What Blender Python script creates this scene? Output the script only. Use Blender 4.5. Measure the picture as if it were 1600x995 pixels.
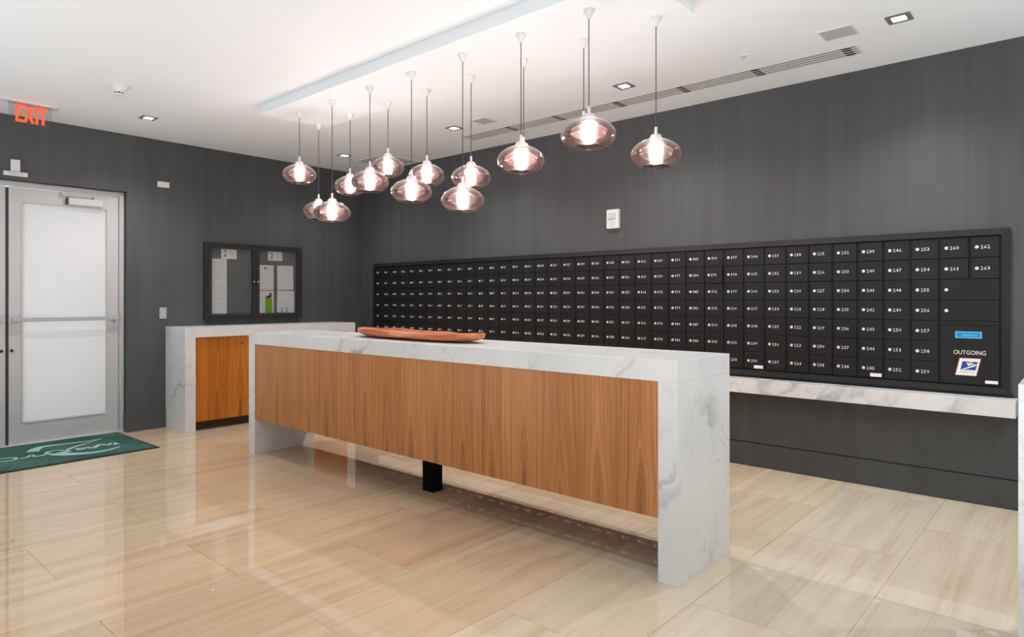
import bpy, bmesh, math, random
from mathutils import Vector, Matrix

# ------------------------------------------------------------------ clearing
for o in list(bpy.data.objects):
    bpy.data.objects.remove(o, do_unlink=True)
S = bpy.context.scene
COL = S.collection
random.seed(7)

# ------------------------------------------------------------------ camera
YAW = 41.383
cd = bpy.data.cameras.new('camera')
cam = bpy.data.objects.new('camera', cd)
COL.objects.link(cam)
cam.location = (7.4065, -5.3253, 1.365)
cam.rotation_euler = (math.radians(90), 0, math.radians(YAW))
cd.sensor_width = 36.0
cd.lens = 1026.0 / 1600.0 * 36.0
cd.shift_y = -30.5 / 1600.0
cd.clip_start = 0.05
S.camera = cam

# ------------------------------------------------------------------ world, exposure
S.view_settings.view_transform = 'Standard'
S.view_settings.look = 'None'
S.view_settings.exposure = 0.28
S.view_settings.gamma = 1.0
S.view_settings.use_curve_mapping = False
W = bpy.data.worlds.new('world')
S.world = W
W.use_nodes = True
W.node_tree.nodes['Background'].inputs[0].default_value = (0.86, 0.93, 1.0, 1)
W.node_tree.nodes['Background'].inputs[1].default_value = 0.6


def area(name, loc, rot, sx, sy, power, color=(1, 1, 1), spread=180):
    l = bpy.data.lights.new(name, 'AREA')
    l.shape = 'RECTANGLE'
    l.size = sx
    l.size_y = sy
    l.energy = power
    l.color = color
    l.spread = math.radians(spread)
    o = bpy.data.objects.new(name, l)
    COL.objects.link(o)
    o.location = loc
    o.rotation_euler = rot
    return o


R90 = math.radians(90)
# daylight coming in through the three street windows behind the camera
for i, wx in enumerate((1.9, 5.25, 8.6)):
    area('window_daylight', (wx, -8.42, 1.45), (R90, 0, 0), 2.7, 2.6, 5, (0.86, 0.94, 1.0))
# added unseen uplights near the floor, standing in for flash bounced off the ceiling
for wx, wy, we in ((2.3, -5.5, 34), (5.6, -5.9, 34), (8.6, -3.9, 56), (9.2, -1.2, 24)):
    area('fill_uplight', (wx, wy, 0.3), (math.radians(180), 0, 0), 2.2, 1.1, we, (0.88, 0.95, 1.0))
# daylight outside the frosted entrance doors
area('door_daylight', (-0.9, -3.9, 1.3), (0, -R90, 0), 2.6, 2.6, 38, (1, 1, 1))

BULB = 150.0      # radiance of the filament bulbs
DOWN = 40.0      # radiance of the recessed ceiling lamps

# ------------------------------------------------------------------ material helper


class NT:
    def __init__(s, name):
        s.m = bpy.data.materials.new(name)
        s.m.use_nodes = True
        s.t = s.m.node_tree
        s.t.nodes.clear()
        s.out = s.t.nodes.new('ShaderNodeOutputMaterial')

    def n(s, typ, **kw):
        nd = s.t.nodes.new(typ)
        for k, v in kw.items():
            setattr(nd, k, v)
        return nd

    def link(s, a, b):
        s.t.links.new(a, b)

    def inp(s, sock, v):
        if isinstance(v, bpy.types.NodeSocket):
            s.link(v, sock)
        else:
            if sock.type == 'RGBA' and len(v) == 3:
                v = (*v, 1)
            sock.default_value = v

    def math(s, op, a, b=None, c=None, clamp=False):
        nd = s.n('ShaderNodeMath', operation=op, use_clamp=clamp)
        s.inp(nd.inputs[0], a)
        if b is not None:
            s.inp(nd.inputs[1], b)
        if c is not None:
            s.inp(nd.inputs[2], c)
        return nd.outputs[0]

    def mix(s, f, a, b):
        nd = s.n('ShaderNodeMix', data_type='RGBA')
        s.inp(nd.inputs[0], f)
        s.inp(nd.inputs[6], a)
        s.inp(nd.inputs[7], b)
        return nd.outputs[2]

    def mul(s, a, b):
        nd = s.n('ShaderNodeMix', data_type='RGBA', blend_type='MULTIPLY')
        s.inp(nd.inputs[0], 1.0)
        s.inp(nd.inputs[6], a)
        s.inp(nd.inputs[7], b)
        return nd.outputs[2]

    def pos(s):
        return s.n('ShaderNodeNewGeometry').outputs['Position']

    def objc(s):
        return s.n('ShaderNodeTexCoord').outputs['Object']

    def mapping(s, v, loc=(0, 0, 0), rot=(0, 0, 0), sc=(1, 1, 1)):
        nd = s.n('ShaderNodeMapping')
        s.link(v, nd.inputs[0])
        nd.inputs[1].default_value = loc
        nd.inputs[2].default_value = rot
        nd.inputs[3].default_value = sc
        return nd.outputs[0]

    def noise(s, v, scale, detail=3, rough=0.5, dist=0.0, color=False):
        nd = s.n('ShaderNodeTexNoise')
        s.link(v, nd.inputs['Vector'])
        nd.inputs['Scale'].default_value = scale
        nd.inputs['Detail'].default_value = detail
        nd.inputs['Roughness'].default_value = rough
        nd.inputs['Distortion'].default_value = dist
        return nd.outputs['Color' if color else 'Fac']

    def ramp(s, f, stops, interp='LINEAR'):
        nd = s.n('ShaderNodeValToRGB')
        s.link(f, nd.inputs[0])
        cr = nd.color_ramp
        cr.interpolation = interp
        while len(cr.elements) < len(stops):
            cr.elements.new(0.5)
        for e, (p, c) in zip(cr.elements, stops):
            e.position = p
            e.color = (c, c, c, 1) if isinstance(c, (int, float)) else (*c, 1)
        return nd.outputs[0]

    def bsdf(s, color, rough=0.5, metal=0.0, spec=0.5, bump=None, bstr=0.1, bdist=0.01, **kw):
        b = s.n('ShaderNodeBsdfPrincipled')
        s.inp(b.inputs['Base Color'], color)
        s.inp(b.inputs['Roughness'], rough)
        s.inp(b.inputs['Metallic'], metal)
        s.inp(b.inputs['Specular IOR Level'], spec)
        for k, v in kw.items():
            s.inp(b.inputs[k], v)
        if bump is not None:
            bn = s.n('ShaderNodeBump')
            bn.inputs['Strength'].default_value = bstr
            bn.inputs['Distance'].default_value = bdist
            s.link(bump, bn.inputs['Height'])
            s.link(bn.outputs[0], b.inputs['Normal'])
        s.link(b.outputs[0], s.out.inputs[0])
        return b


def srgb(r, g, b):
    f = lambda c: (c / 255 / 12.92) if c / 255 <= 0.04045 else ((c / 255 + 0.055) / 1.055) ** 2.4
    return (f(r), f(g), f(b))


def plain(name, col, rough=0.5, metal=0.0, spec=0.5, var=0.06, sc=30, bstr=0.05):
    t = NT(name)
    nz = t.noise(t.objc(), sc, 3)
    c = t.mix(nz, tuple(x * (1 - var) for x in col), tuple(min(1, x * (1 + var)) for x in col))
    t.bsdf(c, rough, metal, spec, bump=nz, bstr=bstr, bdist=0.002)
    return t.m


def emit(name, col, strength, base=(0.8, 0.8, 0.8)):
    t = NT(name)
    b = t.bsdf(base, 0.4)
    b.inputs['Emission Color'].default_value = (*col, 1)
    b.inputs['Emission Strength'].default_value = strength
    return t.m


def make_wall():
    t = NT('charcoal_brushed_wall_paint')
    p = t.pos()
    a = t.noise(t.mapping(p, sc=(9, 9, 0.5)), 1.0, 4, 0.6)
    b = t.noise(t.mapping(p, sc=(30, 30, 1.6)), 1.0, 3, 0.5)
    c = t.noise(p, 0.9, 3, 0.5)
    f = t.math('ADD', t.math('MULTIPLY', a, 0.5), t.math('MULTIPLY', b, 0.15))
    f = t.math('ADD', f, t.math('MULTIPLY', c, 0.35))
    col = t.ramp(f, [(0.28, srgb(66, 67, 69)), (0.72, srgb(88, 91, 93))])
    t.bsdf(col, t.math('MULTIPLY_ADD', a, 0.2, 0.38), 0, 0.4, bump=b, bstr=0.06, bdist=0.003)
    return t.m


def make_marble():
    t = NT('white_marble_grey_veins')
    p = t.mapping(t.pos(), loc=(3.1, 1.7, 0.4), rot=(0.5, 0.75, 0.35))
    wob = t.noise(p, 1.6, 5, 0.6, color=True)
    va = t.n('ShaderNodeVectorMath', operation='MULTIPLY_ADD')
    t.link(wob, va.inputs[0])
    va.inputs[1].default_value = (0.5, 0.5, 0.5)
    t.link(p, va.inputs[2])
    q = t.mapping(va.outputs[0], sc=(0.6, 1.0, 2.1))
    n1 = t.noise(q, 1.25, 3, 0.5)
    v1 = t.math('ABSOLUTE', t.math('SUBTRACT', n1, 0.5))
    big = t.ramp(v1, [(0.0, 1.0), (0.012, 0.55), (0.035, 0.12), (0.08, 0.0)])
    mask = t.ramp(t.noise(p, 1.1, 2, 0.5), [(0.50, 0.0), (0.64, 1.0)])
    big = t.math('MULTIPLY', big, mask)
    n2 = t.noise(q, 4.2, 4, 0.6)
    v2 = t.math('ABSOLUTE', t.math('SUBTRACT', n2, 0.5))
    fine = t.ramp(v2, [(0.0, 1.0), (0.010, 0.4), (0.03, 0.0)])
    m2 = t.ramp(t.noise(p, 2.6, 2, 0.5), [(0.42, 0.0), (0.65, 1.0)])
    fine = t.math('MULTIPLY', fine, m2)
    cloud = t.noise(va.outputs[0], 1.5, 5, 0.65)
    base = t.mix(t.ramp(cloud, [(0.3, 0.0), (0.75, 1.0)]), (0.82, 0.82, 0.82), (0.70, 0.705, 0.715))
    c = t.mix(t.math('MULTIPLY', fine, 0.36), base, (0.30, 0.30, 0.31))
    c = t.mix(t.math('MULTIPLY', big, 0.62), c, (0.22, 0.22, 0.235))
    t.bsdf(c, 0.22, 0, 0.45)
    return t.m


def make_wood(name, axis, c1, c2, c3, off=0.0, zp=0.72):
    """veneer with leaf-matched cathedral figure; axis = world axis along the panel"""
    t = NT(name)
    p = t.pos()
    sx = t.n('ShaderNodeSeparateXYZ')
    t.link(p, sx.inputs[0])
    x = sx.outputs[axis]
    z = sx.outputs[2]
    wob = t.noise(t.mapping(p, sc=(2.2, 2.2, 1.3)), 1.0, 3, 0.5)
    xw = t.math('ADD', x, t.math('MULTIPLY', t.math('SUBTRACT', wob, 0.5), 0.05))
    lf = t.math('DIVIDE', t.math('ADD', xw, off), 0.249)
    fr = t.math('SUBTRACT', t.math('FRACT', lf), 0.5)
    u = t.math('ABSOLUTE', fr)
    uu = t.math('SQRT', t.math('ADD', t.math('MULTIPLY', u, u), 0.0006))
    leaf = t.math('FLOOR', lf)
    jit = t.math('MULTIPLY', t.math('SINE', t.math('MULTIPLY', leaf, 2.3)), 0.09)
    h = t.math('MAXIMUM', t.math('SUBTRACT', t.math('ADD', jit, zp), z), 0.0)
    h = t.math('POWER', h, 1.35)
    fall = t.math('EXPONENT', t.math('MULTIPLY', t.math('MULTIPLY', uu, uu), -16.0))
    g = t.math('SUBTRACT', t.math('MULTIPLY', uu, 1.25), t.math('MULTIPLY', t.math('MULTIPLY', h, fall), 1.1))
    g = t.math('ADD', g, t.math('MULTIPLY', t.math('SUBTRACT', wob, 0.5), 0.16))
    cmb = t.n('ShaderNodeCombineXYZ')
    t.inp(cmb.inputs[0], g)
    t.inp(cmb.inputs[1], t.math('MULTIPLY', leaf, 0.37))
    t.inp(cmb.inputs[2], t.math('MULTIPLY', z, 0.05))
    rings = t.noise(cmb.outputs[0], 20.0, 2, 0.5)
    ring2 = t.noise(cmb.outputs[0], 80.0, 2, 0.5)
    fib = t.noise(t.mapping(p, sc=(230, 230, 4)), 1.0, 2, 0.5)
    broad = t.noise(t.mapping(p, sc=(5.5, 5.5, 0.25)), 1.0, 2, 0.5)
    f = t.math('ADD', t.math('MULTIPLY', rings, 0.62), t.math('MULTIPLY', ring2, 0.12))
    f = t.math('ADD', f, t.math('MULTIPLY', fib, 0.18))
    f = t.math('ADD', f, t.math('MULTIPLY', broad, 0.30))
    col = t.ramp(f, [(0.38, c1), (0.58, c2), (0.80, c3)])
    # dark heart at the foot of every cathedral
    heart = t.math('MULTIPLY', t.math('SUBTRACT', 0.13, uu, clamp=True), t.math('MULTIPLY', h, 16.0), clamp=True)
    col = t.mix(heart, col, tuple(v * 0.55 for v in c1))
    t.bsdf(col, 0.36, 0, 0.4, bump=fib, bstr=0.05, bdist=0.001)
    return t.m


def make_floor():
    t = NT('polished_vein_cut_travertine')
    oi = t.n('ShaderNodeObjectInfo')
    ox = t.math('MULTIPLY', oi.outputs['Random'], 37.0)
    cmb = t.n('ShaderNodeCombineXYZ')
    t.inp(cmb.inputs[0], ox)
    t.inp(cmb.inputs[1], ox)
    va = t.n('ShaderNodeVectorMath', operation='ADD')
    t.link(t.pos(), va.inputs[0])
    t.link(cmb.outputs[0], va.inputs[1])
    p = va.outputs[0]
    a = t.noise(t.mapping(p, sc=(11, 0.55, 1)), 1.0, 4, 0.6, 0.4)
    b = t.noise(t.mapping(p, sc=(55, 1.5, 1)), 1.0, 3, 0.6)
    c = t.noise(t.mapping(p, sc=(150, 9, 1)), 1.0, 2, 0.6)
    f = t.math('ADD', t.math('MULTIPLY', a, 0.6), t.math('MULTIPLY', b, 0.26))
    f = t.math('ADD', f, t.math('MULTIPLY', c, 0.14))
    g = t.ramp(f, [(0.30, (0.80, 0.73, 0.64)), (0.50, (1.0, 0.98, 0.95)), (0.70, (1.10, 1.11, 1.12))])
    col = t.mul(oi.outputs['Color'], g)
    t.bsdf(col, 0.02, 0, 0.5)
    return t.m


def make_shade_glass():
    t = NT('rose_smoked_glass')
    z = t.n('ShaderNodeSeparateXYZ')
    t.link(t.objc(), z.inputs[0])
    f = t.math('MULTIPLY_ADD', z.outputs[2], 6.3, 0.5, clamp=True)   # 0 rim .. 1 neck
    tint = t.ramp(f, [(0.0, (0.72, 0.63, 0.62)), (0.22, (0.70, 0.58, 0.57)), (0.5, (0.82, 0.71, 0.70)), (0.72, (0.95, 0.91, 0.91)), (1.0, (0.97, 0.96, 0.96))])
    tr = t.n('ShaderNodeBsdfTransparent')
    t.link(tint, tr.inputs[0])
    tl = t.n('ShaderNodeBsdfTranslucent')
    tl.inputs[0].default_value = (0.85, 0.62, 0.58, 1)
    m1 = t.n('ShaderNodeMixShader')
    m1.inputs[0].default_value = 0.02
    t.link(tr.outputs[0], m1.inputs[1])
    t.link(tl.outputs[0], m1.inputs[2])
    gl = t.n('ShaderNodeBsdfGlossy')
    gl.inputs['Roughness'].default_value = 0.03
    gl.inputs['Color'].default_value = (1, 0.97, 0.96, 1)
    fr = t.n('ShaderNodeFresnel')
    fr.inputs[0].default_value = 1.5
    rf = t.n('ShaderNodeBsdfRefraction')      # slight haze of the smoked glass
    rf.inputs['Color'].default_value = (1, 0.86, 0.84, 1)
    rf.inputs['Roughness'].default_value = 0.62
    rf.inputs['IOR'].default_value = 1.35
    m3 = t.n('ShaderNodeMixShader')
    m3.inputs[0].default_value = 0.09
    t.link(m1.outputs[0], m3.inputs[1])
    t.link(rf.outputs[0], m3.inputs[2])
    m2 = t.n('ShaderNodeMixShader')
    t.link(fr.outputs[0], m2.inputs[0])
    t.link(m3.outputs[0], m2.inputs[1])
    t.link(gl.outputs[0], m2.inputs[2])
    t.link(m2.outputs[0], t.out.inputs[0])
    return t.m


def make_clear(name, tint=(0.93, 0.95, 0.95), k=1.0):
    t = NT(name)
    tr = t.n('ShaderNodeBsdfTransparent')
    tr.inputs[0].default_value = (*tint, 1)
    gl = t.n('ShaderNodeBsdfGlossy')
    gl.inputs['Roughness'].default_value = 0.04
    fr = t.n('ShaderNodeFresnel')
    fr.inputs[0].default_value = 1.45
    m2 = t.n('ShaderNodeMixShader')
    t.link(t.math('MULTIPLY', fr.outputs[0], k), m2.inputs[0])
    t.link(tr.outputs[0], m2.inputs[1])
    t.link(gl.outputs[0], m2.inputs[2])
    t.link(m2.outputs[0], t.out.inputs[0])
    return t.m


def make_frosted():
    t = NT('frosted_door_glass')
    nz = t.noise(t.objc(), 3.0, 2)
    tl = t.n('ShaderNodeBsdfTranslucent')
    t.link(t.mix(nz, (0.86, 0.86, 0.86), (0.92, 0.92, 0.92)), tl.inputs[0])
    df = t.n('ShaderNodeBsdfDiffuse')
    df.inputs[0].default_value = (0.85, 0.85, 0.85, 1)
    m1 = t.n('ShaderNodeMixShader')
    m1.inputs[0].default_value = 0.35
    t.link(tl.outputs[0], m1.inputs[1])
    t.link(df.outputs[0], m1.inputs[2])
    gl = t.n('ShaderNodeBsdfGlossy')
    gl.inputs['Roughness'].default_value = 0.25
    fr = t.n('ShaderNodeFresnel')
    m2 = t.n('ShaderNodeMixShader')
    t.link(fr.outputs[0], m2.inputs[0])
    t.link(m1.outputs[0], m2.inputs[1])
    t.link(gl.outputs[0], m2.inputs[2])
    t.link(m2.outputs[0], t.out.inputs[0])
    return t.m


def make_mat_pile():
    t = NT('dark_green_mat_pile')
    p = t.pos()
    a = t.noise(p, 140, 3, 0.7)
    b = t.noise(p, 2.2, 2, 0.5)
    f = t.math('ADD', t.math('MULTIPLY', a, 0.75), t.math('MULTIPLY', b, 0.25))
    c = t.ramp(f, [(0.32, srgb(22, 48, 46)), (0.5, srgb(52, 88, 82)), (0.7, srgb(112, 146, 134))])
    t.bsdf(c, 0.95, 0, 0.1, bump=a, bstr=0.5, bdist=0.004)
    return t.m


def make_print(name, n, col=(0.45, 0.45, 0.47)):
    """paper sheet carrying faint rows of print"""
    t = NT(name)
    z = t.n('ShaderNodeSeparateXYZ')
    t.link(t.objc(), z.inputs[0])
    rows = t.math('FRACT', t.math('MULTIPLY', z.outputs[2], n))
    row = t.math('LESS_THAN', rows, 0.36)
    words = t.math('GREATER_THAN', t.noise(t.mapping(t.objc(), sc=(60, 60, n * 0.5)), 1.0, 1), 0.47)
    para = t.math('GREATER_THAN', t.noise(t.mapping(t.objc(), sc=(0.5, 0.5, 22)), 1.0, 1), 0.42)
    k = t.math('MULTIPLY', t.math('MULTIPLY', row, words), para)
    k = t.math('MULTIPLY', k, 0.6)
    t.bsdf(t.mix(k, (0.86, 0.86, 0.85), col), 0.7)
    return t.m


M = {}
M['wall'] = make_wall()
M['ceiling'] = plain('white_ceiling_paint', (0.875, 0.912, 0.945), 0.8, var=0.01, sc=2)
M['marble'] = make_marble()
M['wood'] = make_wood('teak_veneer', 0, srgb(146, 90, 48), srgb(180, 118, 67), srgb(202, 143, 91), off=-4.475 % 0.249 * -1 + 0.1245)
M['wood2'] = make_wood('amber_teak_veneer', 1, srgb(134, 68, 12), srgb(180, 102, 26), srgb(206, 130, 48), off=0.06, zp=0.62)
M['tile'] = make_floor()
M['grout'] = plain('beige_grout', srgb(150, 122, 92), 0.8)
M['steel'] = plain('brushed_steel', (0.50, 0.50, 0.505), 0.42, 0.35, var=0.03)
M['alu'] = plain('clear_anodised_aluminium', (0.58, 0.58, 0.59), 0.45, 0.25, var=0.02)
M['toe'] = plain('dark_brown_toe_kick', srgb(62, 40, 22), 0.6)
M['trimgrey'] = plain('grey_lamp_trim', (0.20, 0.20, 0.20), 0.5)
M['gap_shade'] = plain('gap_shade_rubber', (0.05, 0.05, 0.055), 0.6)
M['black'] = plain('black_powder_coat', (0.004, 0.004, 0.004), 0.8, 0, 0.1)
M['white'] = plain('white_plastic', (0.80, 0.80, 0.80), 0.4, var=0.01)
M['grey_plate'] = plain('light_grey_plate', (0.62, 0.62, 0.62), 0.5, var=0.02)
M['vent'] = plain('grey_grille', (0.50, 0.50, 0.50), 0.6)
M['slot'] = plain('dark_slot_interior', (0.02, 0.02, 0.02), 0.7)
M['box'] = plain('anodised_black_mailbox_metal', srgb(28, 28, 29), 0.42, 0.0, 0.35, var=0.08, sc=6)
M['boxframe'] = plain('satin_black_frame_metal', srgb(38, 38, 38), 0.30, 0.0, 0.35, var=0.05, sc=6)
M['recess'] = plain('mailbox_carcass', (0.006, 0.006, 0.008), 0.6)
M['chrome'] = plain('bright_lock_metal', (0.80, 0.80, 0.78), 0.3, 0.3, var=0.02)
M['engrave'] = plain('white_engraved_number', (0.82, 0.82, 0.80), 0.6, var=0.01)
M['shade'] = make_shade_glass()
M['acrylic'] = make_clear('edge_lit_acrylic', (0.90, 0.88, 0.88))
M['case_glass'] = make_clear('display_case_glass', (0.96, 0.97, 0.97), 0.7)
M['bulb'] = emit('glowing_filament_bulb', (1.0, 0.955, 0.93), BULB)
M['downlamp'] = emit('recessed_lamp_lens', (1.0, 0.95, 0.88), DOWN)
M['exit_red'] = emit('red_exit_lettering', (1.0, 0.075, 0.02), 1.15, (0.8, 0.05, 0.02))
M['cord'] = plain('grey_fabric_cord', (0.06, 0.06, 0.06), 0.7)
M['frost'] = make_frosted()
M['mat'] = make_mat_pile()
M['matprint'] = plain('pale_green_mat_print', srgb(158, 188, 180), 0.95, var=0.25, sc=220)
M['matedge'] = plain('black_rubber_edge', srgb(34, 40, 34), 0.8)
M['caseframe'] = plain('dark_bronze_case_frame', srgb(42, 42, 43), 0.4)
M['felt'] = plain('grey_felt_backing', srgb(118, 118, 119), 0.9, var=0.08, sc=60)
M['paper'] = plain('white_paper', (0.84, 0.84, 0.83), 0.7, var=0.01)
M['print'] = make_print('printed_sheet', 90)
M['print2'] = make_print('printed_notice', 130)
M['ink'] = plain('dark_grey_ink', (0.05, 0.05, 0.05), 0.8)
M['green'] = plain('lime_green_print', srgb(130, 178, 28), 0.7)
M['maroon'] = plain('maroon_print', srgb(96, 30, 34), 0.7)
M['blue'] = plain('bright_blue_sticker', srgb(24, 132, 205), 0.4)
M['skyblue'] = plain('pale_blue_sticker_border', srgb(110, 205, 240), 0.4)
M['navy'] = plain('postal_blue_print', srgb(18, 72, 150), 0.4)
M['sticker'] = plain('white_sticker', (0.86, 0.86, 0.85), 0.5, var=0.01)
M['stedge'] = plain('orange_sticker_edge', srgb(226, 150, 110), 0.5)
M['roomwall'] = plain('pale_lobby_wall', (0.70, 0.69, 0.67), 0.7)


def make_bowl_wood():
    t = NT('carved_reddish_wood')
    p = t.objc()
    a = t.noise(t.mapping(p, sc=(2.5, 22, 22)), 1.0, 4, 0.6, 0.6)
    col = t.ramp(a, [(0.3, srgb(140, 66, 30)), (0.5, srgb(190, 104, 58)), (0.72, srgb(224, 150, 100))])
    t.bsdf(col, 0.34, 0, 0.5, bump=a, bstr=0.15, bdist=0.003)
    return t.m


M['bowl'] = make_bowl_wood()

# ------------------------------------------------------------------ mesh helpers


def newbm():
    return bmesh.new()


def bx(bm, x0, y0, z0, x1, y1, z1):
    vs = [bm.verts.new(c) for c in ((x0, y0, z0), (x1, y0, z0), (x1, y1, z0), (x0, y1, z0),
                                    (x0, y0, z1), (x1, y0, z1), (x1, y1, z1), (x0, y1, z1))]
    for f in ((0, 3, 2, 1), (4, 5, 6, 7), (0, 1, 5, 4), (1, 2, 6, 5), (2, 3, 7, 6), (3, 0, 4, 7)):
        bm.faces.new([vs[i] for i in f])
    return vs


def lathe(bm, prof, seg=32, cx=0, cy=0, close=False):
    rings = []
    for r, z in prof:
        if r < 1e-5:
            rings.append([bm.verts.new((cx, cy, z))])
        else:
            rings.append([bm.verts.new((cx + r * math.cos(2 * math.pi * k / seg), cy + r * math.sin(2 * math.pi * k / seg), z)) for k in range(seg)])
    prs = list(zip(rings, rings[1:]))
    if close:
        prs.append((rings[-1], rings[0]))
    for a, b in prs:
        for k in range(seg):
            k2 = (k + 1) % seg
            if len(a) == 1 and len(b) == 1:
                continue
            if len(a) == 1:
                bm.faces.new((a[0], b[k2], b[k]))
            elif len(b) == 1:
                bm.faces.new((a[k], a[k2], b[0]))
            else:
                bm.faces.new((a[k], a[k2], b[k2], b[k]))


def poly(bm, pts, nrm, th):
    """flat polygon pts (3-D) extruded by th along nrm"""
    n = Vector(nrm).normalized() * th
    a = [bm.verts.new(p) for p in pts]
    b = [bm.verts.new(Vector(p) + n) for p in pts]
    bm.faces.new(a[::-1])
    bm.faces.new(b)
    for i in range(len(pts)):
        j = (i + 1) % len(pts)
        bm.faces.new((a[i], a[j], b[j], b[i]))


def obj(name, bm, mat, parent=None, smooth=False, bevel=0.0, seg=1, recalc=True):
    if recalc:
        bmesh.ops.recalc_face_normals(bm, faces=bm.faces)
    if bevel:
        bmesh.ops.bevel(bm, geom=list(bm.edges), offset=bevel, segments=seg, profile=0.5, affect='EDGES')
    me = bpy.data.meshes.new(name)
    bm.to_mesh(me)
    bm.free()
    me.materials.append(mat)
    if smooth:
        for p in me.polygons:
            p.use_smooth = True
    return link(name, me, parent)


def link(name, me, parent=None, loc=(0, 0, 0)):
    o = bpy.data.objects.new(name, me)
    COL.objects.link(o)
    o.location = loc
    if parent is not None:
        o.parent = parent
    return o


def empty(name, loc=(0, 0, 0), rz=0):
    o = bpy.data.objects.new(name, None)
    o.empty_display_size = 0.1
    COL.objects.link(o)
    o.location = loc
    o.rotation_euler = (0, 0, rz)
    return o


def tag(o, label, cat, group=None):
    o['label'] = label
    o['category'] = cat
    if group:
        o['group'] = group
    return o


def struct(o):
    o['kind'] = 'structure'
    return o


def box(name, mat, parent, x0, y0, z0, x1, y1, z1, bevel=0.0):
    """box object; its own origin sits at the box centre"""
    c = Vector(((x0 + x1) / 2, (y0 + y1) / 2, (z0 + z1) / 2))
    bm = newbm()
    bx(bm, x0 - c.x, y0 - c.y, z0 - c.z, x1 - c.x, y1 - c.y, z1 - c.z)
    o = obj(name, bm, mat, parent, bevel=bevel)
    o.location = c
    return o


CE = 3.05
XR, YF = 10.6, -8.5

# ------------------------------------------------------------------ floor: slabs laid in running bond
floor = struct(box('floor', M['grout'], None, -0.25, YF, -0.06, XR, 0.02, -0.004))
fl = floor.location.copy()
PX, PY, G = 0.604, 1.2065, 0.0017
tile_bm = newbm()
bx(tile_bm, -PX / 2 + G / 2, -PY / 2 + G / 2, -0.012, PX / 2 - G / 2, PY / 2 - G / 2, 0)
bmesh.ops.recalc_face_normals(tile_bm, faces=tile_bm.faces)
tile_me = bpy.data.meshes.new('stone_tile')
tile_bm.to_mesh(tile_me)
tile_bm.free()
tile_me.materials.append(M['tile'])
rt = random.Random(5)
warm = Vector((0.59, 0.435, 0.285))
grey = Vector((0.56, 0.53, 0.45))
pale = Vector((0.62, 0.49, 0.355))
n_tile = 0
for k in range(-8, 11):
    x0 = 4.25 + k * PX
    x1 = x0 + PX
    if x1 < 0.0 or x0 > XR:
        continue
    odd = (k % 2 != 0)
    y1 = -2.578 + 3 * PY if odd else -3.185 + 3 * PY
    while y1 > YF:
        y0 = y1 - PY
        if y0 < 0 and y1 > YF:
            cx0, cx1 = max(x0, -0.24), min(x1, XR)
            cy0, cy1 = max(y0, YF), min(y1, 0.0)
            if cx1 - cx0 > 0.02 and cy1 - cy0 > 0.02:
                o = link('stone_tile', tile_me, floor)
                o.location = Vector(((cx0 + cx1) / 2, (cy0 + cy1) / 2, rt.uniform(-0.0002, 0.0002))) - fl
                o.scale = ((cx1 - cx0) / PX, (cy1 - cy0) / PY, 1)
                w = min(1, max(0, ((x0 + x1) / 2 - 5.0) / 1.0)) * 0.85
                if 0.5 < x0 < 3.2 and y0 < -3.0:
                    w = 0.15
                c = warm.lerp(grey, w)
                c = c.lerp(pale, rt.uniform(0, 0.45))
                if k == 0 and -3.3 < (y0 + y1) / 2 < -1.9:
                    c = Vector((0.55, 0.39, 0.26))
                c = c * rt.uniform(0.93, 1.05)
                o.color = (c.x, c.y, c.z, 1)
                n_tile += 1
        y1 = y0
    # tiles in the door recess are covered by the mat

# ------------------------------------------------------------------ walls and ceiling
bm = newbm()
bx(bm, -0.3, 0.012, -0.06, XR + 0.1, 0.16, CE + 0.1)
bx(bm, 0.0, 0.0, 0.198, XR, 0.012, CE)
struct(obj('wall_back', bm, M['wall']))
bm = newbm()
bx(bm, 0.0, 0.0, 0.0, XR, 0.012, 0.187)
bb = struct(obj('baseboard_back', bm, M['wall']))

DY1, DY0, DZ = -2.885, -4.86, 2.462       # door opening
bm = newbm()
bx(bm, -0.2, DY1, -0.06, 0.0, 0.012, CE + 0.1)
bx(bm, -0.2, YF, -0.06, 0.0, DY0, CE + 0.1)
bx(bm, -0.2, DY0, DZ, 0.0, DY1, CE + 0.1)
struct(obj('wall_left', bm, M['wall']))
bm = newbm()
bx(bm, 0.0, DY1 - 0.014, 0.0, 0.014, -0.0, 0.185)
bx(bm, -0.105, DY1 - 0.014, 0.0, 0.0, DY1, 0.185)
bx(bm, 0.0, YF, 0.0, 0.014, DY0, 0.185)
struct(obj('baseboard_left', bm, M['wall'], bevel=0.002))

bm = newbm()
bx(bm, XR, YF, -0.06, XR + 0.15, 0.02, CE + 0.1)
struct(obj('wall_right', bm, M['roomwall']))
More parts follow.
